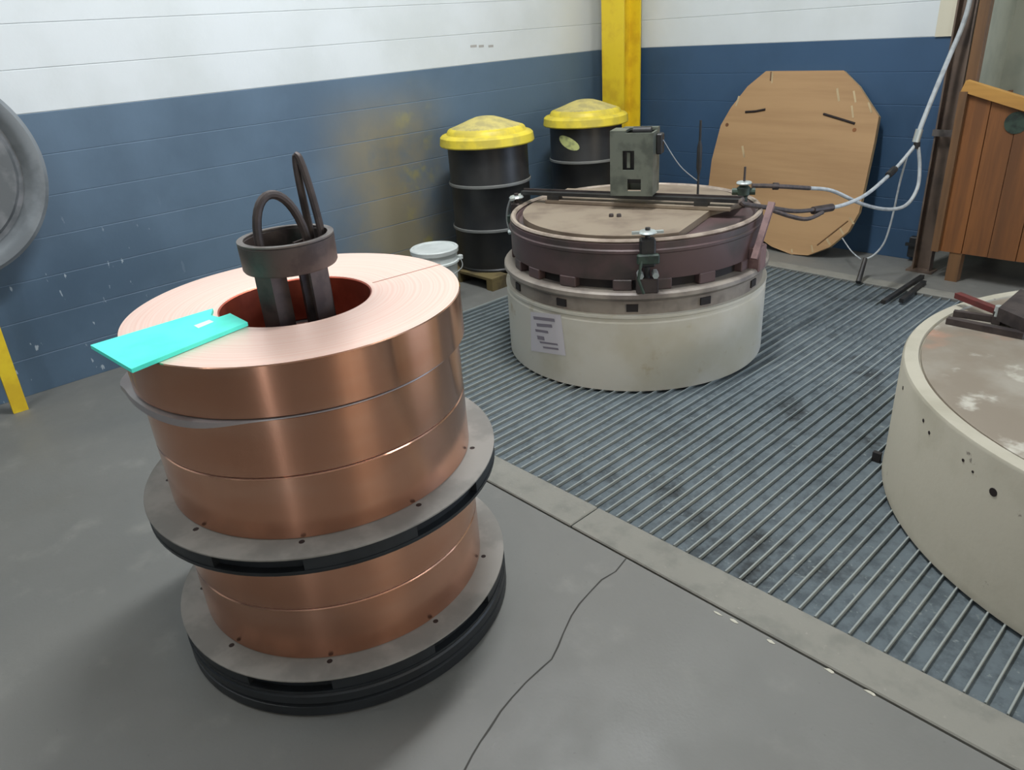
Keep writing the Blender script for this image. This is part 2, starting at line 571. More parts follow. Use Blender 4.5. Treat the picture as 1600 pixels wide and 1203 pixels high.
mk('upper_wall', box_mm(XL, -1.80, YB, YB + 0.03, NW * CH, CEIL), M_WHITE, wb, smooth=0)
# small dark smudge of old writing left on the white paint
for px, w in ((740, 10), (752, 8), (767, 8)):
    a = at(px, 72, 0, XL + 0.001)
    mk('smudge', box(a.x, a.y, a.z, 0.001, w * 0.006, 0.016), M_MORTAR2, wl, smooth=0)
# end of the back wall: pale jamb strip, the return and the grey sheet wall beyond
struct(mk('trim_2', box_mm(-1.905, -1.795, YB - 0.012, YB + 0.02, 1.41, CEIL), M_BEIGE, smooth=0))
struct(mk('wall_return', box_mm(-2.0, -1.80, YB + 0.25, 6.6, 0, CEIL), M_PANELGREY, smooth=0))
struct(mk('wall_recess', join(box_mm(-1.80, 1.5, 6.5, 6.7, 0, CEIL), box_mm(4.5, XR, 6.5, 6.7, 0, CEIL), box_mm(1.5, 4.5, 6.5, 6.7, 3.1, CEIL)), M_PANELGREY, smooth=0))
struct(mk('ceiling', box_mm(XL - 0.25, XR + 0.2, YF - 0.2, 6.7, CEIL, CEIL + 0.1), M_CEIL, smooth=0))
# walls out of view, with window openings
struct(mk('wall_right', join(box_mm(XR, XR + 0.2, YF, 0.35, 0, CEIL), box_mm(XR, XR + 0.2, 1.45, 6.7, 0, CEIL),
                             box_mm(XR, XR + 0.2, 0.35, 1.45, 3.4, CEIL), box_mm(XR, XR + 0.2, 0.35, 1.45, 0, 1.0)), M_FARWALL, smooth=0))
struct(mk('wall_front', join(box_mm(XL - 0.25, 3.13, YF - 0.2, YF, 0, CEIL),
                             box_mm(3.13, 3.47, YF - 0.2, YF, 0, 0.4), box_mm(3.13, 3.47, YF - 0.2, YF, 3.6, CEIL),
                             box_mm(3.47, XR + 0.2, YF - 0.2, YF, 0, CEIL)), M_FARWALL, smooth=0))
# ceiling lamps (out of view): housing, two tubes, and the light they give
k = 0
for lx, ly, pw in ((-2.2, 2.5, 160), (-3.1, -0.8, 44), (1.2, 3.0, 24)):
    if True:
        lamp = thing('ceiling_lamp', (lx, ly, CEIL - 0.1), 'long twin tube ceiling lamp with white housing', 'lamp', 'ceiling lamps in rows')
        mk('housing', box(lx, ly, CEIL - 0.05, 0.34, 1.6, 0.1, 0, 0.01), M_CEIL, lamp, smooth=0)
        for s in (-0.08, 0.08):
            mk('tube', tube([(lx + s, ly - 0.72, CEIL - 0.125), (lx + s, ly + 0.72, CEIL - 0.125)], 0.016), M_LAMP, lamp)
        a = area('lamp_light', (lx, ly, CEIL - 0.16), (0, 0, -1), 0.3, 1.5, pw, (0.96, 0.985, 1.0))
        a.parent = lamp
        a.location = (0, 0, -0.06)

# ------------------------------------------------------------------ coil stack
AX, AY = -1.838, 0.862
RC = 0.4325
BASE = thing('round_skid', (AX, AY, 0), 'black round plastic skid on the floor beneath the whole coil stack', 'pallet')
mk('skid_body', lathe(AX, AY, [(0.20, 0.0), (0.500, 0.0), (0.508, 0.006), (0.508, 0.036), (0.499, 0.040), (0.499, 0.046), (0.508, 0.050),
                               (0.508, 0.074), (0.502, 0.080), (0.20, 0.080)], 96, closed=True), M_BLACKP, BASE)

def make_pallet(z0, label):
    p = thing('coil_pallet', (AX, AY, z0), label, 'pallet', 'round pallets under the copper coils')
    mk('top_disc', lathe(AX, AY, [(0.12, z0 + 0.047), (0.506, z0 + 0.047), (0.508, z0 + 0.049), (0.508, z0 + 0.053), (0.505, z0 + 0.055), (0.12, z0 + 0.055)], 96, closed=True), M_BOARD, p)
    mk('bottom_rim', lathe(AX, AY, [(0.38, z0), (0.504, z0), (0.506, z0 + 0.003), (0.506, z0 + 0.012), (0.38, z0 + 0.012)], 96, closed=True), M_BLACKP, p)
    for i in range(6):
        a = radians(-37 + i * 60)
        mk('rim_block', lathe(AX, AY, [(0.40, z0 + 0.012), (0.504, z0 + 0.012), (0.504, z0 + 0.047), (0.40, z0 + 0.047)], 8, a, a + radians(33), True), M_BLACKP, p)
    mk('inner_ring', lathe(AX, AY, [(0.36, z0 + 0.012), (0.485, z0 + 0.012), (0.485, z0 + 0.047), (0.36, z0 + 0.047)], 64, closed=True), M_BLACKP, p)
    for i in range(9):
        a = radians(-118 + i * 40)
        mk('screw', lathe(AX + 0.446 * cos(a), AY + 0.446 * sin(a), [(0.0, z0 + 0.0553), (0.008, z0 + 0.0553), (0.008, z0 + 0.050)], 8), M_SCREW, p)
    return p
P1 = make_pallet(0.080, 'round grey topped pallet on the black skid, beneath the lowest coil')
P2 = copy_tree(P1, (0, 0, 0.400), 'round grey topped pallet between the upper and lower copper coils')

def make_coil(z0, z1, ro, ri, cx, cy, label, end_line=None):
    c = thing('copper_coil', (cx, cy, z0), label, 'coil', 'coils of rolled copper strip')
    e = 0.0025
    mk('outer_wrap', lathe(cx, cy, [(ro - 0.02, z0), (ro - e, z0), (ro, z0 + e), (ro, z1 - e), (ro - e, z1)], 160), M_COPPER, c)
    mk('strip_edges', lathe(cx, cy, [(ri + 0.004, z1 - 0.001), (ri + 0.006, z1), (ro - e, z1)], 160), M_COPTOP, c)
    mk('bore', lathe(cx, cy, [(ri + 0.006, z1), (ri, z1 - 0.004), (ri, z0 + 0.002), (ri + 0.004, z0), (ro - 0.02, z0)], 96), M_COPBORE, c)
    if end_line is not None:
        a, b = Vector(end_line[0]), Vector(end_line[1])
        mk('strip_end', bar((a.x, a.y, z1), (b.x, b.y, z1), 0.004, 0.0012), M_SEAMLINE, c, smooth=0)
    return c
ZT = 1.008
TX, TY = -1.852, 0.872
make_coil(0.1356, 0.306, RC, 0.20, AX, AY, 'lowest copper coil, resting on the lower pallet')
make_coil(0.309, 0.480, RC, 0.20, AX, AY, 'copper coil squeezed directly under the upper pallet')
make_coil(0.5356, 0.713, RC, 0.20, AX, AY, 'copper coil resting on top of the upper pallet')
make_coil(0.716, 0.872, RC, 0.20, AX, AY, 'copper coil directly beneath the topmost wide coil')
make_coil(0.877, ZT, 0.452, 0.203, TX, TY, 'topmost wide copper coil carrying the turquoise board',
          (fl(582, 442, ZT), fl(688, 413, ZT)))

# plastic film caught under the topmost coil, flaring out at one side
v, fc = [], []
N = 120
for i in range(N):
    a = 2 * pi * i / N
    d = (a - radians(-116) + pi) % (2 * pi) - pi
    fl_ = math.exp(-(d / 0.24) ** 2)
    near = math.exp(-((d - 0.62) / 0.52) ** 4)
    r2 = 0.434 + 0.015 * near + 0.045 * fl_ + 0.010 * fl_ * sin(11 * a)
    wv = 0.006 * fl_ * sin(13 * a)
    for r, z in ((0.21, 0.8727), (0.432, 0.8727), (r2, 0.8727 - 0.012 * fl_ + wv - 0.002 * near),
                 (r2 + 0.002, 0.8725 - 0.018 * near - 0.016 * fl_ + wv), (r2 + 0.001, 0.8750 - 0.010 * fl_ + wv - 0.002 * near),
                 (0.432, 0.8750), (0.21, 0.8750)):
        v.append((AX + r * cos(a), AY + r * sin(a), z))
for i in range(N):
    j = (i + 1) % N
    for q in range(7):
        p = (q + 1) % 7
        fc.append((i * 7 + q, j * 7 + q, j * 7 + p, i * 7 + p))
tag(mk('plastic_film', G().add(v, fc), M_FILM), 'crumpled grey plastic film trapped under the topmost copper coil', 'film')

# turquoise board lying over the rim of the hole
tb = [fl(px, py, ZT + 0.001) for px, py in ((143, 545), (207, 583), (388, 509), (361, 495), (343, 501), (331, 498), (334, 487))]
TB = thing('turquoise_board', (tb[0] + tb[2]) / 2, 'bright turquoise board lying on the topmost coil', 'board')
mk('board', prism(tb, (0, 0, 0.010)), M_TEAL, TB, smooth=0)
st = [fl(px, py, ZT + 0.0112) for px, py in ((303, 509), (310, 513), (334, 503), (327, 500))]
mk('sticker', prism(st, (0, 0, 0.0008)), M_STICK, TB, smooth=0)

# lifting tool standing in the bore: collar, legs and two bails
LZ = 1.188
lx, ly = -1.826, 0.866
view = Vector((lx, ly, 0)).normalized()
rt = Vector((-view.y, view.x, 0)) * -1.0        # to the right as seen by the camera
if rt.dot(Vector((R[0][0], R[0][1], 0))) < 0:
    rt = -rt
LT = thing('coil_lifter', (lx, ly, 0.135), 'dark steel coil lifter standing inside the bore of the coils', 'lifting tool')
mk('collar', lathe(lx, ly, [(0.108, LZ - 0.075), (0.120, LZ - 0.075), (0.123, LZ - 0.070), (0.124, LZ - 0.004), (0.121, LZ), (0.110, LZ), (0.107, LZ - 0.004)], 64, closed=True), M_DSTEEL, LT)
mk('collar_lip', lathe(lx, ly, [(0.108, LZ), (0.124, LZ), (0.124, LZ + 0.004), (0.108, LZ + 0.004)], 64, closed=True), M_DSTEEL2, LT)
def lp(r, b, z):
    """point r to the right and b behind the tool axis as the camera sees it"""
    q = Vector((lx, ly, 0)) + rt * r + view * b
    return (q.x, q.y, z)
for r, b, rz in ((-0.074, -0.062, 0.4), (0.062, -0.066, -0.5), (0.07, 0.066, 0.0)):
    q = Vector(lp(r, b, 0))
    an = atan2(q.y - ly, q.x - lx)
    w1 = box(0, 0, 0, 0.008, 0.062, LZ - 0.03 - 0.135, 0)
    w2 = box(-0.024, 0.027, 0, 0.048, 0.008, LZ - 0.03 - 0.135, 0)
    g = join(w1, w2).xf(Matrix.Translation((q.x, q.y, (LZ - 0.03 + 0.135) / 2)) @ Matrix.Rotation(an, 4, 'Z'))
    mk('leg', g, M_DSTEEL, LT, smooth=0)
def arch(a, b, h, lean, n=18):
    a, b = Vector(a), Vector(b)
    out = []
    for i in range(n + 1):
        t = pi * i / n
        m = (a + b) / 2 + (a - b) / 2 * cos(t)
        out.append(m + Vector((0, 0, h * sin(t) ** 0.8 if sin(t) > 0 else 0)) + Vector(lean) * sin(t))
    return out
a0, b0 = Vector(lp(-0.066, -0.055, LZ - 0.05)), Vector(lp(0.055, 0.01, LZ - 0.05))
mk('bail', tube(arch(a0, b0, 0.165, rt * -0.012), 0.0115, 10), M_DSTEEL, LT)
a0, b0 = Vector(lp(0.068, 0.05, LZ - 0.06)), Vector(lp(0.096, 0.025, LZ - 0.06))
mk('tall_bail', tube(arch(a0, b0, 0.25, rt * -0.014 + view * 0.03, 22), 0.0105, 10), M_DSTEEL, LT)

# ------------------------------------------------------------------ capped annealing pot (closed tank)
PX, PY = -2.47, 3.135
TK = thing('closed_tank', (PX, PY, 0), 'cream tank with brown clamped lid standing in the grating', 'tank')
mk('body', lathe(PX, PY, [(0.60, 0.0), (0.696, 0.0), (0.696, 0.352), (0.690, 0.358), (0.690, 0.372), (0.698, 0.378), (0.698, 0.392), (0.60, 0.392)], 128, closed=True), M_CREAM, TK)
mk('flange', lathe(PX, PY, [(0.58, 0.392), (0.676, 0.392), (0.676, 0.455), (0.690, 0.462), (0.702, 0.476), (0.700, 0.494), (0.690, 0.502), (0.58, 0.502)], 128, closed=True), M_RINGM, TK)
for k in range(12):
    a = radians(-52 + 30 * k)
    q = (PX + 0.676 * cos(a), PY + 0.676 * sin(a))
    mk('bolt_slot', box(q[0], q[1], 0.425, 0.012, 0.055, 0.036, a), M_DARKGAP, TK, smooth=0)
mk('gap_ring', lathe(PX, PY, [(0.55, 0.502), (0.620, 0.502), (0.620, 0.560), (0.55, 0.560)], 96, closed=True), M_DARKGAP, TK)
for k in range(18):
    a = radians(-60 + 20 * k + (4 if k % 3 == 0 else 0))
    q = (PX + 0.634 * cos(a), PY + 0.634 * sin(a))
    mk('wedge_lug', box(q[0], q[1], 0.528, 0.045, 0.09, 0.052, a, 0.004), M_MAROON, TK, smooth=0)
lid = mk('lid', lathe(PX, PY, [(0.60, 0.552), (0.652, 0.552), (0.654, 0.560), (0.654, 0.672), (0.660, 0.678), (0.660, 0.690), (0.654, 0.696),
                               (0.654, 0.722), (0.640, 0.727), (0.616, 0.722), (0.606, 0.708), (0.0, 0.708)], 128), M_MAROON, TK)
mk('lid_rim', lathe(PX, PY, [(0.645, 0.724), (0.652, 0.732), (0.646, 0.741), (0.632, 0.741), (0.624, 0.732), (0.628, 0.724)], 128, closed=True), M_LIDRIM, lid)
# raised dusty plate with one corner cut away, leaving a dark recess
def pj(p):
    q_ = R @ (Vector(p) - CAM)
    return 800 + FPX * q_.x / q_.z, 601.5 + FPX * q_.y / q_.z
def rim_angle(px, py, r, z):
    def err(i):
        x_, y_ = pj((PX + r * cos(radians(i)), PY + r * sin(radians(i)), z))
        return (x_ - px) ** 2 + (y_ - py) ** 2
    return radians(min(range(360), key=err))
disc = []
ang0, ang1 = rim_angle(1060, 363, 0.585, 0.743), rim_angle(1158, 321, 0.585, 0.743)
if ang1 < ang0:
    ang1 += 2 * pi
n = 90
for i in range(n + 1):
    a = ang1 + (2 * pi - (ang1 - ang0)) * i / n
    disc.append((PX + 0.585 * cos(a), PY + 0.585 * sin(a), 0.709))
cut = fl(1112, 326, 0.745)
disc.append((cut.x, cut.y, 0.709))
mk('top_plate', prism(disc, (0, 0, 0.034)), M_LIDTOP, lid, smooth=0)
bd = Vector((cos(radians(19)), sin(radians(19)), 0))        # direction of the cross beam
bn = Vector((-bd.y, bd.x, 0))
C0 = Vector((PX, PY, 0)) + bn * 0.01
bang = radians(19)
mk('step_plate', box(C0.x + bn.x * 0.13, C0.y + bn.y * 0.13, 0.754, 1.02, 0.31, 0.022, bang, 0.004), M_LIDTOP, lid, smooth=0)
for px in (955, 967):
    q = fl(px, 338, 0.745)
    mk('lid_bolt', lathe(q.x, q.y, [(0.0, 0.758), (0.010, 0.758), (0.012, 0.754), (0.012, 0.743)], 10), M_DSTEEL, lid)
# cross beam over the lid
A = C0 - bd * 0.66; B = C0 + bd * 0.56
beam = mk('cross_beam', bar((A.x, A.y, 0.794), (B.x, B.y, 0.794), 0.04, 0.018), M_BLACK, TK, smooth=0)
mk('beam_angle', bar(tuple(A + bn * 0.024 + Vector((0, 0, 0.798))), tuple(B + bn * 0.024 + Vector((0, 0, 0.798))), 0.008, 0.028), M_DSTEEL, beam, smooth=0)
for s in (-0.46, 0.36):
    q = C0 + bd * s
    mk('beam_foot', box(q.x, q.y, 0.7755, 0.07, 0.05, 0.020, bang), M_BLACK, beam, smooth=0)
# lifting bracket: an upright box of plates with cut-outs
q = C0 + bd * 0.0
BK = None
BT = Matrix.Translation((q.x + 0.005, q.y - 0.0, 0.0)) @ Matrix.Rotation(bang + radians(6), 4, 'Z')
plates = join(box(0, -0.075, 0.975, 0.052, 0.012, 0.31), box(-0.0825, -0.075, 0.975, 0.055, 0.012, 0.31), box(0.0825, -0.075, 0.975, 0.055, 0.012, 0.31))
def fr(x0, x1, z0, z1, y=-0.075, t=0.012):
    return box((x0 + x1) / 2, y, (z0 + z1) / 2, x1 - x0, t, z1 - z0)
# front plate assembled round a slot above and a rectangular hole below
front = join(fr(-0.11, -0.045, 0.815, 1.125), fr(-0.045, 0.015, 1.04, 1.125), fr(0.015, 0.045, 0.90, 1.125),
             fr(-0.045, 0.015, 0.90, 0.945), fr(-0.045, -0.02, 0.815, 0.90), fr(0.05, 0.11, 0.815, 1.125), fr(-0.02, 0.05, 0.815, 0.838),
             fr(0.045, 0.05, 0.90, 1.125))
BR = mk('lifting_bracket', front.xf(BT), M_GREYGREEN, TK, smooth=0)
mk('back_plate', fr(-0.11, 0.11, 0.815, 1.125, 0.075).xf(BT), M_GREYGREEN, BR, smooth=0)
mk('side_plate', box(-0.104, 0, 0.97, 0.012, 0.138, 0.31).xf(BT), M_GREYGREEN, BR, smooth=0)
mk('side_plate', box(0.104, 0, 0.97, 0.012, 0.138, 0.31).xf(BT), M_GREYGREEN, BR, smooth=0)
mk('cutout_shade', box(0, 0, 0.985, 0.16, 0.10, 0.22).xf(BT), M_BLACK, BR, smooth=0)  # added black box; its colour paints the shade inside the cut-outs
mk('tongue', fr(-0.024, -0.008, 0.955, 1.03, -0.068).xf(BT), M_GREYGREEN, BR, smooth=0)
mk('top_lip', join(box(-0.07, -0.02, 1.131, 0.08, 0.12, 0.012), box(0.02, 0.055, 1.131, 0.18, 0.05, 0.012)).xf(BT), M_GREYGREEN, BR, smooth=0)
mk('roller', tube([BT @ Vector((0.0, -0.03, 1.128)), BT @ Vector((0.09, -0.03, 1.128))], 0.022, 12), M_BLACK, BR)
mk('side_box', box(0.125, 0.02, 1.06, 0.03, 0.06, 0.10, 0, 0.005).xf(BT), M_BLACK, BR, smooth=0)
# swing clamps round the rim
def clamp(px, r, label_mat, zb=0.50, zt=0.80, full=True, ang=None):
    if ang is None:
        best = min((i for i in range(3600)), key=lambda i: 0) if False else None
    a = ang
    d = Vector((cos(a), sin(a), 0)); s = Vector((-d.y, d.x, 0))
    p = Vector((PX, PY, 0)) + d * r
    body = mk('swing_clamp', join(box(p.x, p.y, 0.688, 0.055, 0.070, 0.13, a, 0.008),
                                  tube([p + Vector((0, 0, 0.50)), p + Vector((0, 0, 0.80))], 0.012, 10)), label_mat, TK)
    mk('wing_nut', join(lathe(p.x, p.y, [(0.0, 0.772), (0.035, 0.772), (0.042, 0.778), (0.035, 0.786), (0.0, 0.790)], 16),
                        bar(p - s * 0.07 + Vector((0, 0, 0.779)), p + s * 0.07 + Vector((0, 0, 0.779)), 0.018, 0.012)), M_BRIGHT, body)
    for q in (-0.034, 0.034):
        c = p + s * q
        mk('nut', join(tube([c + d * 0.0 + Vector((0, 0, 0.595)), c + d * 0.045 + Vector((0, 0, 0.588))], 0.015, 6)), M_BRIGHT, body)
    mk('cam_handle', join(box(p.x + d.x * 0.03, p.y + d.y * 0.03, 0.665, 0.03, 0.10, 0.045, a, 0.006),
                          tube([p + d * 0.04 - s * 0.03 + Vector((0, 0, 0.66)), p + d * 0.055 - s * 0.045 + Vector((0, 0, 0.58)), p + d * 0.05 - s * 0.02 + Vector((0, 0, 0.51))], 0.007, 8)), M_GREENV, body)
    mk('hinge_lug', box(p.x, p.y, 0.535, 0.05, 0.10, 0.07, a, 0.004), M_DSTEEL, body, smooth=0)
    return body
fa = atan2(fl(1010, 372, 0.74).y - PY, fl(1010, 372, 0.74).x - PX)
clamp(None, 0.672, M_BLACK, ang=fa)
la = rim_angle(806, 300, 0.66, 0.78)
clamp(None, 0.672, M_DSTEEL, ang=la)
# lever and strut at the right of the lid
L0, L1 = fl(1198, 322, 0.80), fl(1166, 395, 0.60)
ra = atan2(fl(1186, 345, 0.72).y - PY, fl(1186, 345, 0.72).x - PX)
rd = Vector((cos(ra), sin(ra), 0)); rs = Vector((-rd.y, rd.x, 0))
p = Vector((PX, PY, 0)) + rd * 0.685
lev = mk('side_lever', bar(p + rs * 0.05 + rd * 0.02 + Vector((0, 0, 0.80)), p - rs * 0.10 + Vector((0, 0, 0.56)), 0.02, 0.03, up=(rd.x, rd.y, 0)), M_PINK, TK, smooth=0)
p2 = Vector((PX, PY, 0)) + rd * 0.67 - rs * 0.02
mk('lever_block', box(p2.x, p2.y, 0.545, 0.07, 0.10, 0.12, ra, 0.006), M_PINK, lev, smooth=0)
# small pipe drop on the left of the lid
q0 = Vector((PX, PY, 0)) + Vector((cos(la), sin(la), 0)) * 0.70
mk('drain_pipe', tube([q0 + Vector((0, 0, 0.78)), q0 + Vector((-0.02, -0.02, 0.70)), q0 + Vector((-0.02, -0.02, 0.62)), q0 + Vector((0.0, 0.0, 0.555))], 0.009, 8, smooth=5), M_WIRE, TK)
# notice pasted on the curved side, slightly askew
def on_tank(px, py, r=0.6975):
    best, bt = None, None
    d = ray(px, py)
    ox, oy = -PX, -PY
    a = d.x ** 2 + d.y ** 2; b = 2 * (ox * d.x + oy * d.y); c_ = ox * ox + oy * oy - r * r
    t_ = (-b - sqrt(max(b * b - 4 * a * c_, 0.0))) / (2 * a)
    return CAM + d * t_
def patch(corners, r, nx=8, ny=2):
    (a, b, c_, d_) = corners
    v, fcs = [], []
    for i in range(nx + 1):
        for j in range(ny + 1):
            s, t_ = i / nx, j / ny
            px = (a[0] * (1 - s) + b[0] * s) * (1 - t_) + (d_[0] * (1 - s) + c_[0] * s) * t_
            py = (a[1] * (1 - s) + b[1] * s) * (1 - t_) + (d_[1] * (1 - s) + c_[1] * s) * t_
            v.append(on_tank(px, py, r))
    for i in range(nx):
        for j in range(ny):
            k = i * (ny + 1) + j
            fcs.append((k, k + 1, k + ny + 2, k + ny + 1))
    return G().add(v, fcs)
no = mk('notice', patch(((829, 487), (876, 492), (884, 556), (830, 548)), 0.6975), M_PAPER, TK)
for (x0, y0, x1, y1, w) in ((833, 494, 866, 498, 5), (838, 505, 862, 507, 5), (836, 514, 856, 517, 4), (839, 524, 850, 526, 6), (843, 533, 871, 537, 3), (848, 541, 872, 544, 3)):
    mk('print_line', patch(((x0, y0), (x1, y1), (x1 + 1, y1 + w), (x0 + 1, y0 + w)), 0.6985, 4, 1), M_INK, no)

# thin probe rods and the valve on the lid
q = fl(1090, 308, 0.78)
mk('probe_rod', tube([(q.x, q.y, 0.74), (q.x, q.y, 1.16)], 0.006, 8), M_BLACK, TK)
mk('probe_grip', tube([(q.x, q.y, 0.90), (q.x, q.y, 0.93), (q.x, q.y, 1.03), (q.x, q.y, 1.06)], [0.007, 0.013, 0.013, 0.007], 8), M_BLACK, TK)
w0 = BT @ Vector((0.13, 0.02, 1.09))
mk('probe_wire', tube([w0, w0.lerp(Vector((q.x, q.y, 0.86)), 0.5) + Vector((0, 0, -0.03)), (q.x, q.y, 0.86)], 0.003, 6, smooth=6), M_WIRE, TK)
q = fl(1162, 296, 0.80)
VA = mk('valve', join(lathe(q.x, q.y, [(0.0, 0.722), (0.022, 0.722), (0.022, 0.765), (0.034, 0.775), (0.034, 0.81), (0.02, 0.822), (0.0, 0.822)], 14),
                      tube([q + Vector((-0.05, -0.03, -0.01)), q + Vector((0.05, 0.03, -0.01))], 0.018, 10)), M_GREENV, TK)
mk('valve_stem', tube([(q.x, q.y, 0.82), (q.x, q.y, 0.915)], 0.006, 8), M_DSTEEL, VA)
mk('handwheel', lathe(q.x, q.y, [(0.006, 0.832), (0.036, 0.828), (0.040, 0.834), (0.036, 0.840), (0.006, 0.842)], 18), M_BRIGHT, VA)

# ------------------------------------------------------------------ open pot at the right, capped with a stained plate
QX, QY, QR, QZ = 0.10, 3.06, 1.050, 0.48
T2 = thing('round_tank', (QX, QY, 0), 'cream round tank with flat stained cover, chipped rim and bolt holes', 'tank')
mk('body', lathe(QX, QY, [(0.9, 0.0), (QR + 0.004, 0.0), (QR + 0.002, 0.03), (QR, 0.035), (QR, QZ - 0.012), (QR - 0.006, QZ - 0.002), (QR - 0.014, QZ),
                          (QR - 0.05, QZ), (QR - 0.056, QZ - 0.012), (0.9, QZ - 0.012)], 160, closed=True), M_CREAM2, T2)
mk('cover_plate', lathe(QX, QY, [(QR - 0.058, QZ - 0.012), (QR - 0.060, QZ - 0.003), (QR - 0.064, QZ - 0.001), (0.0, QZ - 0.001)], 128), M_STAIN, T2)
def on_t2(px, py):
    d = ray(px, py)
    ox, oy = -QX, -QY
    a = d.x ** 2 + d.y ** 2; b = 2 * (ox * d.x + oy * d.y); c_ = ox * ox + oy * oy - QR * QR
    return CAM + d * ((-b - sqrt(max(b * b - 4 * a * c_, 0.0))) / (2 * a))
for px, py, rr in ((1552, 769, 0.013), (1505, 719, 0.005), (1520, 737, 0.004), (1443, 657, 0.006), (1452, 676, 0.006), (1411, 606, 0.007)):
    q = on_t2(px, py)
    d = Vector((q.x - QX, q.y - QY, 0)).normalized()
    mk('bolt_hole', tube([q - d * 0.004, q + d * 0.0012], rr, 12), M_SCREW, T2)
q = on_t2(1378, 716)
mk('anchor_tab', box(q.x - 0.02, q.y, q.z, 0.03, 0.02, 0.04), M_DARKGAP, T2, smooth=0)

# clamp tool lying on the cover of the right tank
CT = thing('clamp_tool', fl(1545, 505, QZ), 'dark steel clamp tool with red lever lying on the stained tank cover', 'tool')
zz = QZ + 0.012
mk('jaw_bar', bar(fl(1480, 500, zz), fl(1600, 524, zz), 0.03, 0.024), M_DSTEEL, CT, smooth=0)
mk('jaw_bar', bar(fl(1490, 489, zz), fl(1600, 505, zz), 0.022, 0.024), M_DSTEEL, CT, smooth=0)
tri = [fl(px, py, zz + 0.012) for px, py in ((1556, 500), (1610, 524), (1620, 478), (1590, 470))]
mk('body_plate', prism(tri, (0, 0, 0.05)), M_DSTEEL, CT, smooth=0)
mk('lever', bar(fl(1496, 461, zz + 0.03), fl(1565, 488, zz + 0.03), 0.03, 0.022), M_RED, CT, smooth=0)
q = fl(1562, 482, zz + 0.05)
mk('pivot_bolt', lathe(q.x, q.y, [(0, q.z + 0.012), (0.016, q.z + 0.010), (0.018, q.z - 0.03)], 12), M_BRIGHT, CT)
mk('lever_post', box(q.x, q.y, QZ + 0.026, 0.03, 0.03, 0.05), M_DSTEEL, CT, smooth=0)

# ------------------------------------------------------------------ drums on a low pallet by the left wall
DPZ = 0.09
PL = thing('drum_pallet', (-4.08, 4.1, 0), 'low rough wooden pallet carrying the two black drums', 'pallet')
for i in range(9):
    y0 = 3.20 + i * 0.205
    mk('slat', box_mm(-4.50, -3.74, y0, y0 + 0.15, DPZ - 0.02, DPZ, 0.002), M_PALWOOD, PL, smooth=0)
for x0 in (-4.50, -4.15, -3.80):
    mk('runner', box_mm(x0, x0 + 0.06, 3.20, 4.99, 0, DPZ - 0.02), M_PALWOOD, PL, smooth=0)

def make_drum(cx, cy, z0, label):
    d = thing('steel_drum', (cx, cy, z0), label, 'drum', 'black drums with yellow lids')
    h = 0.90; r = 0.277
    prof = [(0.0, z0 + 0.012), (r - 0.01, z0 + 0.012), (r - 0.004, z0), (r + 0.006, z0), (r + 0.006, z0 + 0.012), (r, z0 + 0.02)]
    for zc in (0.29, 0.59):
        prof += [(r, z0 + zc - 0.022), (r + 0.010, z0 + zc - 0.006), (r + 0.010, z0 + zc + 0.006), (r, z0 + zc + 0.022)]
    prof += [(r, z0 + h - 0.02), (r + 0.006, z0 + h - 0.012), (r + 0.006, z0 + h), (0.0, z0 + h)]
    mk('drum_body', lathe(cx, cy, prof, 72), M_BLACKD, d)
    for zc in (0.29, 0.59):
        mk('rolling_hoop', lathe(cx, cy, [(r + 0.007, z0 + zc - 0.011), (r + 0.0115, z0 + zc - 0.008), (r + 0.0125, z0 + zc), (r + 0.0115, z0 + zc + 0.008), (r + 0.007, z0 + zc + 0.011)], 72), M_DRUMRING, d)
    zb = z0 + h - 0.055
    ld = mk('lid', lathe(cx, cy, [(0.290, zb), (0.322, zb - 0.004), (0.327, zb + 0.004), (0.320, zb + 0.052), (0.307, zb + 0.064), (0.275, zb + 0.070),
                                  (0.266, zb + 0.092), (0.257, zb + 0.100), (0.219, zb + 0.112), (0.0, zb + 0.113)], 72), M_YELLID, d)
    mk('lid_cap', lathe(cx, cy, [(0.244, zb + 0.104), (0.219, zb + 0.1125), (0.12, zb + 0.150), (0.07, zb + 0.166), (0.04, zb + 0.170), (0.0, zb + 0.172)], 48), M_YELDUST, ld)
    return d
D1 = make_drum(-4.04, 3.515, DPZ, 'black drum with yellow domed lid nearer the white pail')
D2 = copy_tree(D1, (0.0, 1.02, 0.0), 'black drum with yellow domed lid and pale oval label, beside the yellow column')
# pale oval label on the second drum
lc = WL[D2.name]
ov = []
for k in range(20):
    t_ = 2 * pi * k / 20
    ov.append((cos(t_), sin(t_)))
ang_l = atan2(-lc.y, -lc.x) - radians(28)
vv, vf = [], []
for k in range(5):
    for (u, w_) in ov:
        u, w_ = u * k / 4, w_ * k / 4
        a = ang_l + (u * 0.085 + w_ * -0.02) / 0.28
        z = lc.z + 0.735 + w_ * 0.05 - u * 0.02
        vv.append((lc.x + 0.2790 * cos(a), lc.y + 0.2790 * sin(a), z))
for k in range(4):
    for i in range(20):
        j = (i + 1) % 20
        vf.append((k * 20 + i, k * 20 + j, k * 20 + 20 + j, k * 20 + 20 + i))
mk('oval_label', G().add(vv, vf), M_LABEL, D2)

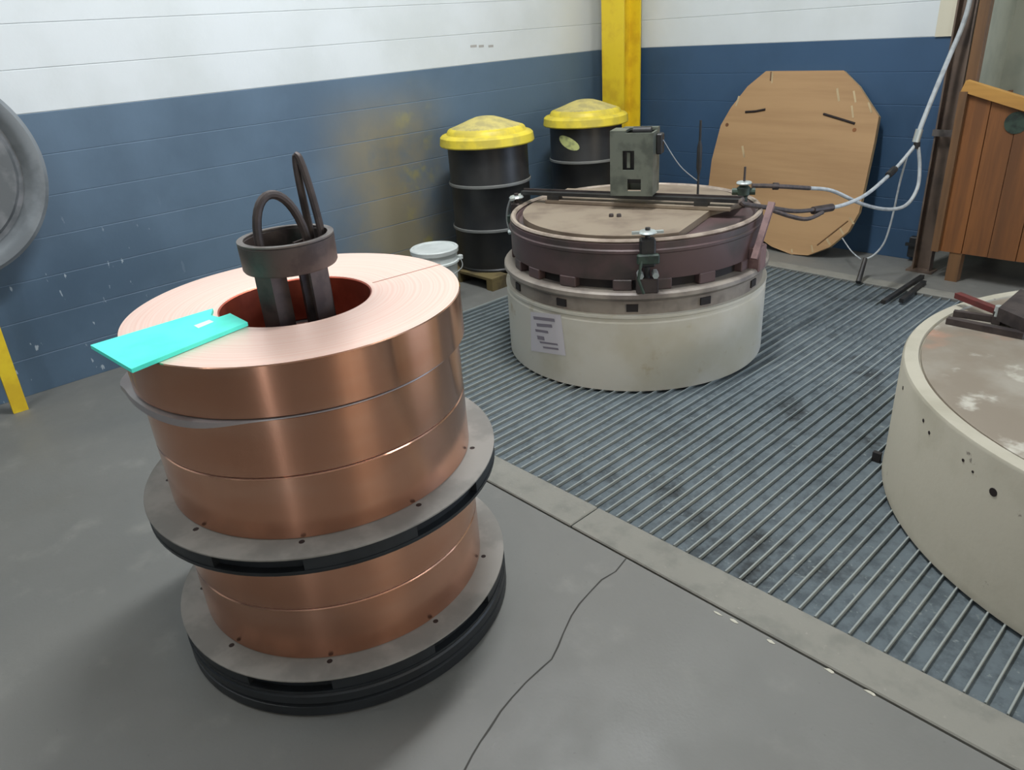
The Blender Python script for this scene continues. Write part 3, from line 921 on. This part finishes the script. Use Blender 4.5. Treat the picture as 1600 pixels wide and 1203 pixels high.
# white pail by the wall
bx, by = -3.90, 2.86
PA = thing('white_pail', (bx, by, 0), 'white lidded plastic pail on the floor in front of the drum pallet', 'pail')
mk('pail_body', lathe(bx, by, [(0, 0), (0.125, 0), (0.130, 0.006), (0.144, 0.27), (0.158, 0.272), (0.158, 0.284), (0.146, 0.286), (0.150, 0.345)], 48), M_PAIL, PA)
mk('pail_lid', lathe(bx, by, [(0.150, 0.340), (0.158, 0.340), (0.160, 0.365), (0.154, 0.371), (0.142, 0.371), (0.138, 0.364), (0.0, 0.364)], 48), M_PAIL, PA)
b1 = Vector((bx, by, 0)) + Vector((0.62, 0.78, 0)) * 0.165
b2 = Vector((bx, by, 0)) - Vector((0.62, 0.78, 0)) * 0.165
fw = Vector((0.78, -0.62, 0))
mk('wire_handle', tube([b1 + Vector((0, 0, 0.285)), b1 + fw * 0.10 + Vector((0, 0, 0.24)), b1.lerp(b2, 0.5) + fw * 0.185 + Vector((0, 0, 0.19)), b2 + fw * 0.10 + Vector((0, 0, 0.24)), b2 + Vector((0, 0, 0.285))], 0.004, 6, smooth=6), M_WIRE, PA)
for q in (b1, b2):
    mk('handle_ear', box(q.x, q.y, 0.29, 0.03, 0.03, 0.03, 0, 0.004), M_PAIL, PA, smooth=0)

# ------------------------------------------------------------------ yellow column in the corner (H section)
hx, hy, hw = -4.255, 5.235, 0.225
H = thing('steel_column', (hx, hy, 0), 'bright yellow steel column rising in the corner of the walls', 'column')
mk('flange', box_mm(hx - hw / 2, hx + hw / 2, hy - hw / 2, hy - hw / 2 + 0.016, 0, CEIL), M_YEL, H, smooth=0)
mk('flange', box_mm(hx - hw / 2, hx + hw / 2, hy + hw / 2 - 0.016, hy + hw / 2, 0, CEIL), M_YEL, H, smooth=0)
mk('web', box_mm(hx - 0.006, hx + 0.006, hy - hw / 2 + 0.016, hy + hw / 2 - 0.016, 0, CEIL), M_YEL, H, smooth=0)
mk('base_plate', box_mm(hx - 0.15, hx + 0.15, hy - 0.15, hy + 0.15, 0, 0.02), M_YEL, H, smooth=0)

# ------------------------------------------------------------------ octagonal plywood lid leaning on the back wall
Y0, Y1, Z1 = 5.075, 5.365, 1.24
kk = (Y1 - Y0) / Z1
def lean(px, py):
    d = ray(px, py)
    t_ = (Y0 + kk * CAM.z - CAM.y) / (d.y - kk * d.z)
    return CAM + d * t_
oc = [(1197, 111), (1318, 110), (1342, 134), (1373, 182), (1366, 222), (1342, 332), (1325, 362), (1296, 386), (1262, 399), (1235, 401), (1205, 385), (1150, 345), (1107, 292), (1112, 250), (1126, 196), (1142, 168), (1168, 135)]
OP = [lean(*p) for p in oc]
mz = min(p.z for p in OP)
OP = [p - Vector((0, kk * mz, mz)) for p in OP] if False else [Vector((p.x, p.y, max(p.z, 0.004))) for p in OP]
nrm = Vector((0, 1, -kk)).normalized()
OB = thing('plywood_lid', (-2.7, 5.09, 0), 'octagonal plywood lid leaning against the blue back wall', 'board')
mk('face_sheet', prism(OP, nrm * 0.008), M_PLY, OB, smooth=0)
mk('core', prism([p + nrm * 0.008 for p in OP], nrm * 0.03), M_PLYEDGE, OB, smooth=0)
for pts in (((1165, 175), (1180, 174), (1196, 171)), ((1287, 178), (1310, 185), (1336, 193))):
    mk('hand_slot', tube([lean(*p) - nrm * 0.002 for p in pts], 0.008, 8), M_SCREW, OB)
for p in ((1136, 195), (1335, 203)):
    mk('knot', tube([lean(*p) - nrm * 0.001, lean(*p) + nrm * 0.002], 0.014, 10), M_CRATE, OB)
for p, q in (((1277, 383), (1325, 345)), ((1205, 112), (1204, 126))):
    mk('split', tube([lean(*p) - nrm * 0.001, lean(*q) - nrm * 0.001], 0.005, 6), M_TIMBER, OB)

for p, q, w in (((1207, 113), (1206, 130), 0.012), ((1155, 150), (1150, 166), 0.014), ((1308, 138), (1311, 158), 0.014), ((1334, 142), (1337, 160), 0.012),
                ((1331, 165), (1333, 184), 0.012), ((1357, 160), (1362, 176), 0.012), ((1237, 389), (1238, 398), 0.012), ((1268, 383), (1270, 394), 0.012),
                ((1291, 372), (1297, 382), 0.014), ((1312, 356), (1318, 366), 0.012), ((1328, 340), (1334, 350), 0.012), ((1160, 228), (1163, 246), 0.016)):
    mk('scuff', bar(lean(*p) - nrm * 0.0005, lean(*q) - nrm * 0.0005, w, 0.002, up=nrm), M_PLYEDGE, OB, smooth=0)

# ------------------------------------------------------------------ plank bin at the right of the back wall
YC = 5.07
CR = thing('plank_bin', (-1.2, 5.4, 0), 'orange brown plank bin with pale sloping top rail on short legs', 'bin')
xa = at(1460, 391, 1, YC).x
zl = 0.185
def ztop(x):
    a, b = at(1508, 143, 1, YC), at(1588, 168, 1, YC)
    return max(a.z + (b.z - a.z) * (x - a.x) / (b.x - a.x), 0.85)
x = xa
widths = [0.155, 0.145, 0.15, 0.14, 0.15, 0.14]
for i, w in enumerate(widths):
    x0, x1 = x + 0.002, x + w - 0.002
    y0 = YC + (0.004 if i % 2 else 0.0)
    pl = [(x0, y0, zl), (x1, y0, zl), (x1, y0, ztop(x1)), (x0, y0, ztop(x0))]
    mk('plank', prism(pl, (0, 0.022, 0)), M_CRATE, CR, smooth=0)
    x += w
xe = x
mk('side_panel', box_mm(xa, xa + 0.02, YC + 0.03, 5.95, zl, 1.05), M_CRATE, CR, smooth=0)
mk('back_panel', box_mm(xa, xe, 5.93, 5.95, zl, 0.95), M_CRATE, CR, smooth=0)
mk('bin_floor', box_mm(xa, xe, YC + 0.03, 5.93, zl, zl + 0.02), M_CRATE, CR, smooth=0)
r0, r1 = at(1508, 134, 1, YC), Vector((xe, YC, 0))
mk('top_rail', bar((xa + 0.0, YC + 0.005, ztop(xa) + 0.03), (xe, YC + 0.005, ztop(xe) + 0.03), 0.06, 0.062), M_RAIL, CR, smooth=0)
for lx_ in (at(1488, 420, 1, YC).x, xe - 0.08):
    for ly_ in (YC + 0.04, 5.88):
        mk('leg', box_mm(lx_ - 0.035, lx_ + 0.035, ly_ - 0.035, ly_ + 0.035, 0, zl), M_TIMBER, CR, smooth=0)
q = at(1588, 192, 1, YC)
mk('hand_hole', tube([(q.x, YC - 0.002, q.z), (q.x, YC + 0.003, q.z)], 0.06, 18), M_GREENV, CR)
mk('edge_post', box_mm(xa - 0.012, xa + 0.03, YC - 0.03, YC - 0.001, zl, ztop(xa) + 0.0), M_TIMBER, CR, smooth=0)
tp = at(1520, 120, 1, 5.17)
mk('corner_post', box(tp.x, 5.17, 0.205 + 1.4, 0.06, 0.06, 2.8, 0, 0.004), M_TIMBER, CR, smooth=0)

# steel channel post beside the bin, with conduit strapped to it
PO = thing('channel_post', (-1.67, 5.19, 0), 'dark brown steel channel post between the blue wall and plank bin', 'post')
mk('web', box_mm(-1.735, -1.625, 5.215, 5.225, 0, CEIL), M_POST, PO, smooth=0)
mk('flange', box_mm(-1.735, -1.725, 5.165, 5.215, 0, CEIL), M_POST, PO, smooth=0)
mk('flange', box_mm(-1.635, -1.625, 5.165, 5.215, 0, CEIL), M_POST, PO, smooth=0)
mk('foot_plate', box_mm(-1.76, -1.60, 5.14, 5.25, 0, 0.012), M_POST, PO, smooth=0)
mk('strap', box_mm(-1.745, -1.615, 5.155, 5.163, 0.86, 0.90), M_DSTEEL2, PO, smooth=0)
q = at(1430, 385, 1, 5.38)
tag(mk('wall_socket', join(box(q.x, 5.37, q.z, 0.07, 0.05, 0.14, 0, 0.006), box(q.x, 5.34, q.z + 0.02, 0.10, 0.02, 0.02)), M_BLACK, smooth=0), 'small black socket box low on the blue back wall', 'socket')

# ------------------------------------------------------------------ hoses, conduit and cables
JN = at(1434, 212, 1, 4.9)
def hy_(px, py, y):
    return at(px, py, 1, y)
vz = WL[TK.name]
v0 = fl(1175, 290, 0.80)
up = [hy_(1434, 214, 4.90), hy_(1440, 195, 4.92), hy_(1462, 140, 5.02), hy_(1485, 85, 5.10), hy_(1500, 50, 5.14), hy_(1512, 15, 5.15), hy_(1524, -40, 5.15), hy_(1545, -140, 5.15)]
CO = thing('conduit', up[0], 'pale flexible conduit slanting up past the channel post to the ceiling', 'conduit')
mk('flex_pipe', tube(up, 0.0135, 10, smooth=6), M_HOSE, CO)
mk('coupling', tube([hy_(1431, 222, 4.90), hy_(1437, 202, 4.91)], 0.021, 12), M_BRIGHT, CO)
mk('gland', tube([hy_(1432, 232, 4.90), hy_(1433, 222, 4.90)], 0.018, 10), M_BLACK, CO)
ha = [v0, hy_(1215, 291, 3.75), hy_(1265, 294, 4.0)]
hb = [hy_(1265, 294, 4.0), hy_(1300, 298, 4.15), hy_(1345, 318, 4.35), hy_(1385, 327, 4.6), hy_(1415, 321, 4.75), hy_(1433, 295, 4.85), hy_(1437, 262, 4.90), hy_(1435, 230, 4.90)]
HA = thing('looping_hose', hb[3], 'grey hose looping below the conduit to the green valve on the tank', 'hose')
mk('dark_end', tube(ha, 0.012, 8, smooth=6), M_HOSED, HA)
mk('hose', tube(hb, 0.0105, 10, smooth=6), M_HOSE, HA)
mk('connector', tube([hy_(1208, 291, 3.74), hy_(1216, 291, 3.76)], 0.019, 10), M_DSTEEL, HA)
ee = C0 + bd * 0.56 + Vector((0, 0, 0.80))
hc = [ee, fl(1160, 318, 0.80), hy_(1205, 325, 3.55), hy_(1245, 330, 3.8), hy_(1285, 326, 4.0)]
hd = [hy_(1285, 326, 4.0), hy_(1315, 321, 4.15), hy_(1350, 306, 4.35), hy_(1380, 282, 4.6), hy_(1405, 257, 4.8), hy_(1431, 226, 4.90)]
HB = thing('straight_hose', hd[2], 'grey hose running taut from the conduit to the cross beam of the tank', 'hose')
mk('dark_end', tube(hc, 0.012, 8, smooth=6), M_HOSED, HB)
mk('hose', tube(hd, 0.0105, 10, smooth=6), M_HOSE, HB)
mk('connector', tube([hy_(1270, 329, 3.93), hy_(1300, 324, 4.08)], 0.021, 10), M_DSTEEL, HB)
mk('gland', tube([hy_(1388, 274, 4.66), hy_(1398, 264, 4.74)], 0.020, 10), M_BLACK, HB)
he = [hy_(1200, 326, 3.53), hy_(1235, 338, 3.7), hy_(1262, 342, 3.8), hy_(1285, 332, 3.95)]
mk('branch_hose', tube(he, 0.011, 8, smooth=6), M_HOSED, HB)
cc = [hy_(1417, 245, 4.84), hy_(1406, 285, 4.86), hy_(1394, 340, 4.88), hy_(1382, 378, 4.88), hy_(1366, 398, 4.86), hy_(1352, 405, 4.84)]
CB = thing('hanging_cable', cc[-1], 'thin grey cable hanging down to a dark plug over the floor', 'cable')
mk('cable', tube(cc, 0.006, 8, smooth=6), M_HOSE, CB)
pf = fl(1341, 441, 0.012)
mk('plug', tube([hy_(1352, 404, 4.84), pf], [0.014, 0.017], 10), M_BLACK, CB)
dd = [lean(1318, 372) - nrm * 0.02, hy_(1330, 392, 4.95), hy_(1345, 405, 4.86)]
tag(mk('tie_cord', tube(dd, 0.004, 6, smooth=5), M_HOSE), 'thin pale cord slack between the plywood lid and dark plug', 'cord')
# two dark bars lying on the floor at the foot of the post
for a, b, lab in (((1380, 472), (1441, 432), 'longer dark steel bar lying on the floor before the channel post'),
                  ((1408, 470), (1444, 441), 'shorter dark steel bar lying beside the longer bar on the floor')):
    tag(mk('steel_bar', bar(fl(*a, 0.012), fl(*b, 0.012), 0.026, 0.024), M_BLACK, smooth=0), lab, 'bar')

# ------------------------------------------------------------------ grey disc on a yellow stand by the left wall
cx_, cy_, cz_, rr = -4.42, 0.40, 1.20, 0.505
pr = [(0.0, -0.05), (0.30, -0.05), (0.36, -0.04), (0.40, -0.038), (0.428, 0.008), (0.455, 0.03), (0.485, 0.034), (0.503, 0.022), (0.505, 0.0), (0.500, -0.03), (0.47, -0.055), (0.0, -0.06)]
g = lathe(0, 0, pr, 96).xf(Matrix.Translation((cx_, cy_, cz_)) @ Matrix.Rotation(pi / 2, 4, 'Y'))
DS = thing('pressed_disc', (cx_, cy_, cz_ - rr), 'large grey dished metal disc propped against the blue left wall', 'disc')
mk('dish', g, M_DISC, DS)
g = lathe(0, 0, [(0.0, -0.010), (0.30, -0.010), (0.345, -0.004), (0.37, -0.004), (0.385, -0.024), (0.415, -0.028), (0.432, 0.010)], 96).xf(Matrix.Translation((cx_, cy_, cz_)) @ Matrix.Rotation(pi / 2, 4, 'Y'))
mk('groove', g, M_DISCD, DS)
SD = thing('yellow_stand', (-4.38, 0.2, 0), 'yellow angle iron stand under the grey disc', 'stand')
zs = cz_ - rr - 0.016
l0 = at(27, 628, 0, -4.36); l1 = at(-4, 540, 0, -4.36)
dl = (l1 - l0)
top = l0 + dl * ((zs - l0.z) / dl.z)
mk('leg', bar((l0.x, l0.y, 0.0), (top.x, top.y, zs), 0.07, 0.03, up=(1, 0, 0)), M_YEL, SD, smooth=0)
mk('leg', bar((-4.36, -0.05 + (0.4 - l0.y), 0.0), (-4.36, 0.45, zs), 0.07, 0.03, up=(1, 0, 0)) if False else bar((-4.36, 2 * 0.22 - l0.y - 0.2, 0.0), (-4.36, 2 * 0.22 - top.y - 0.1, zs), 0.07, 0.03, up=(1, 0, 0)), M_YEL, SD, smooth=0)
mk('top_bar', box_mm(-4.50, -4.34, 2 * 0.22 - top.y - 0.2, 0.5, zs - 0.03, zs), M_YEL, SD, smooth=0)
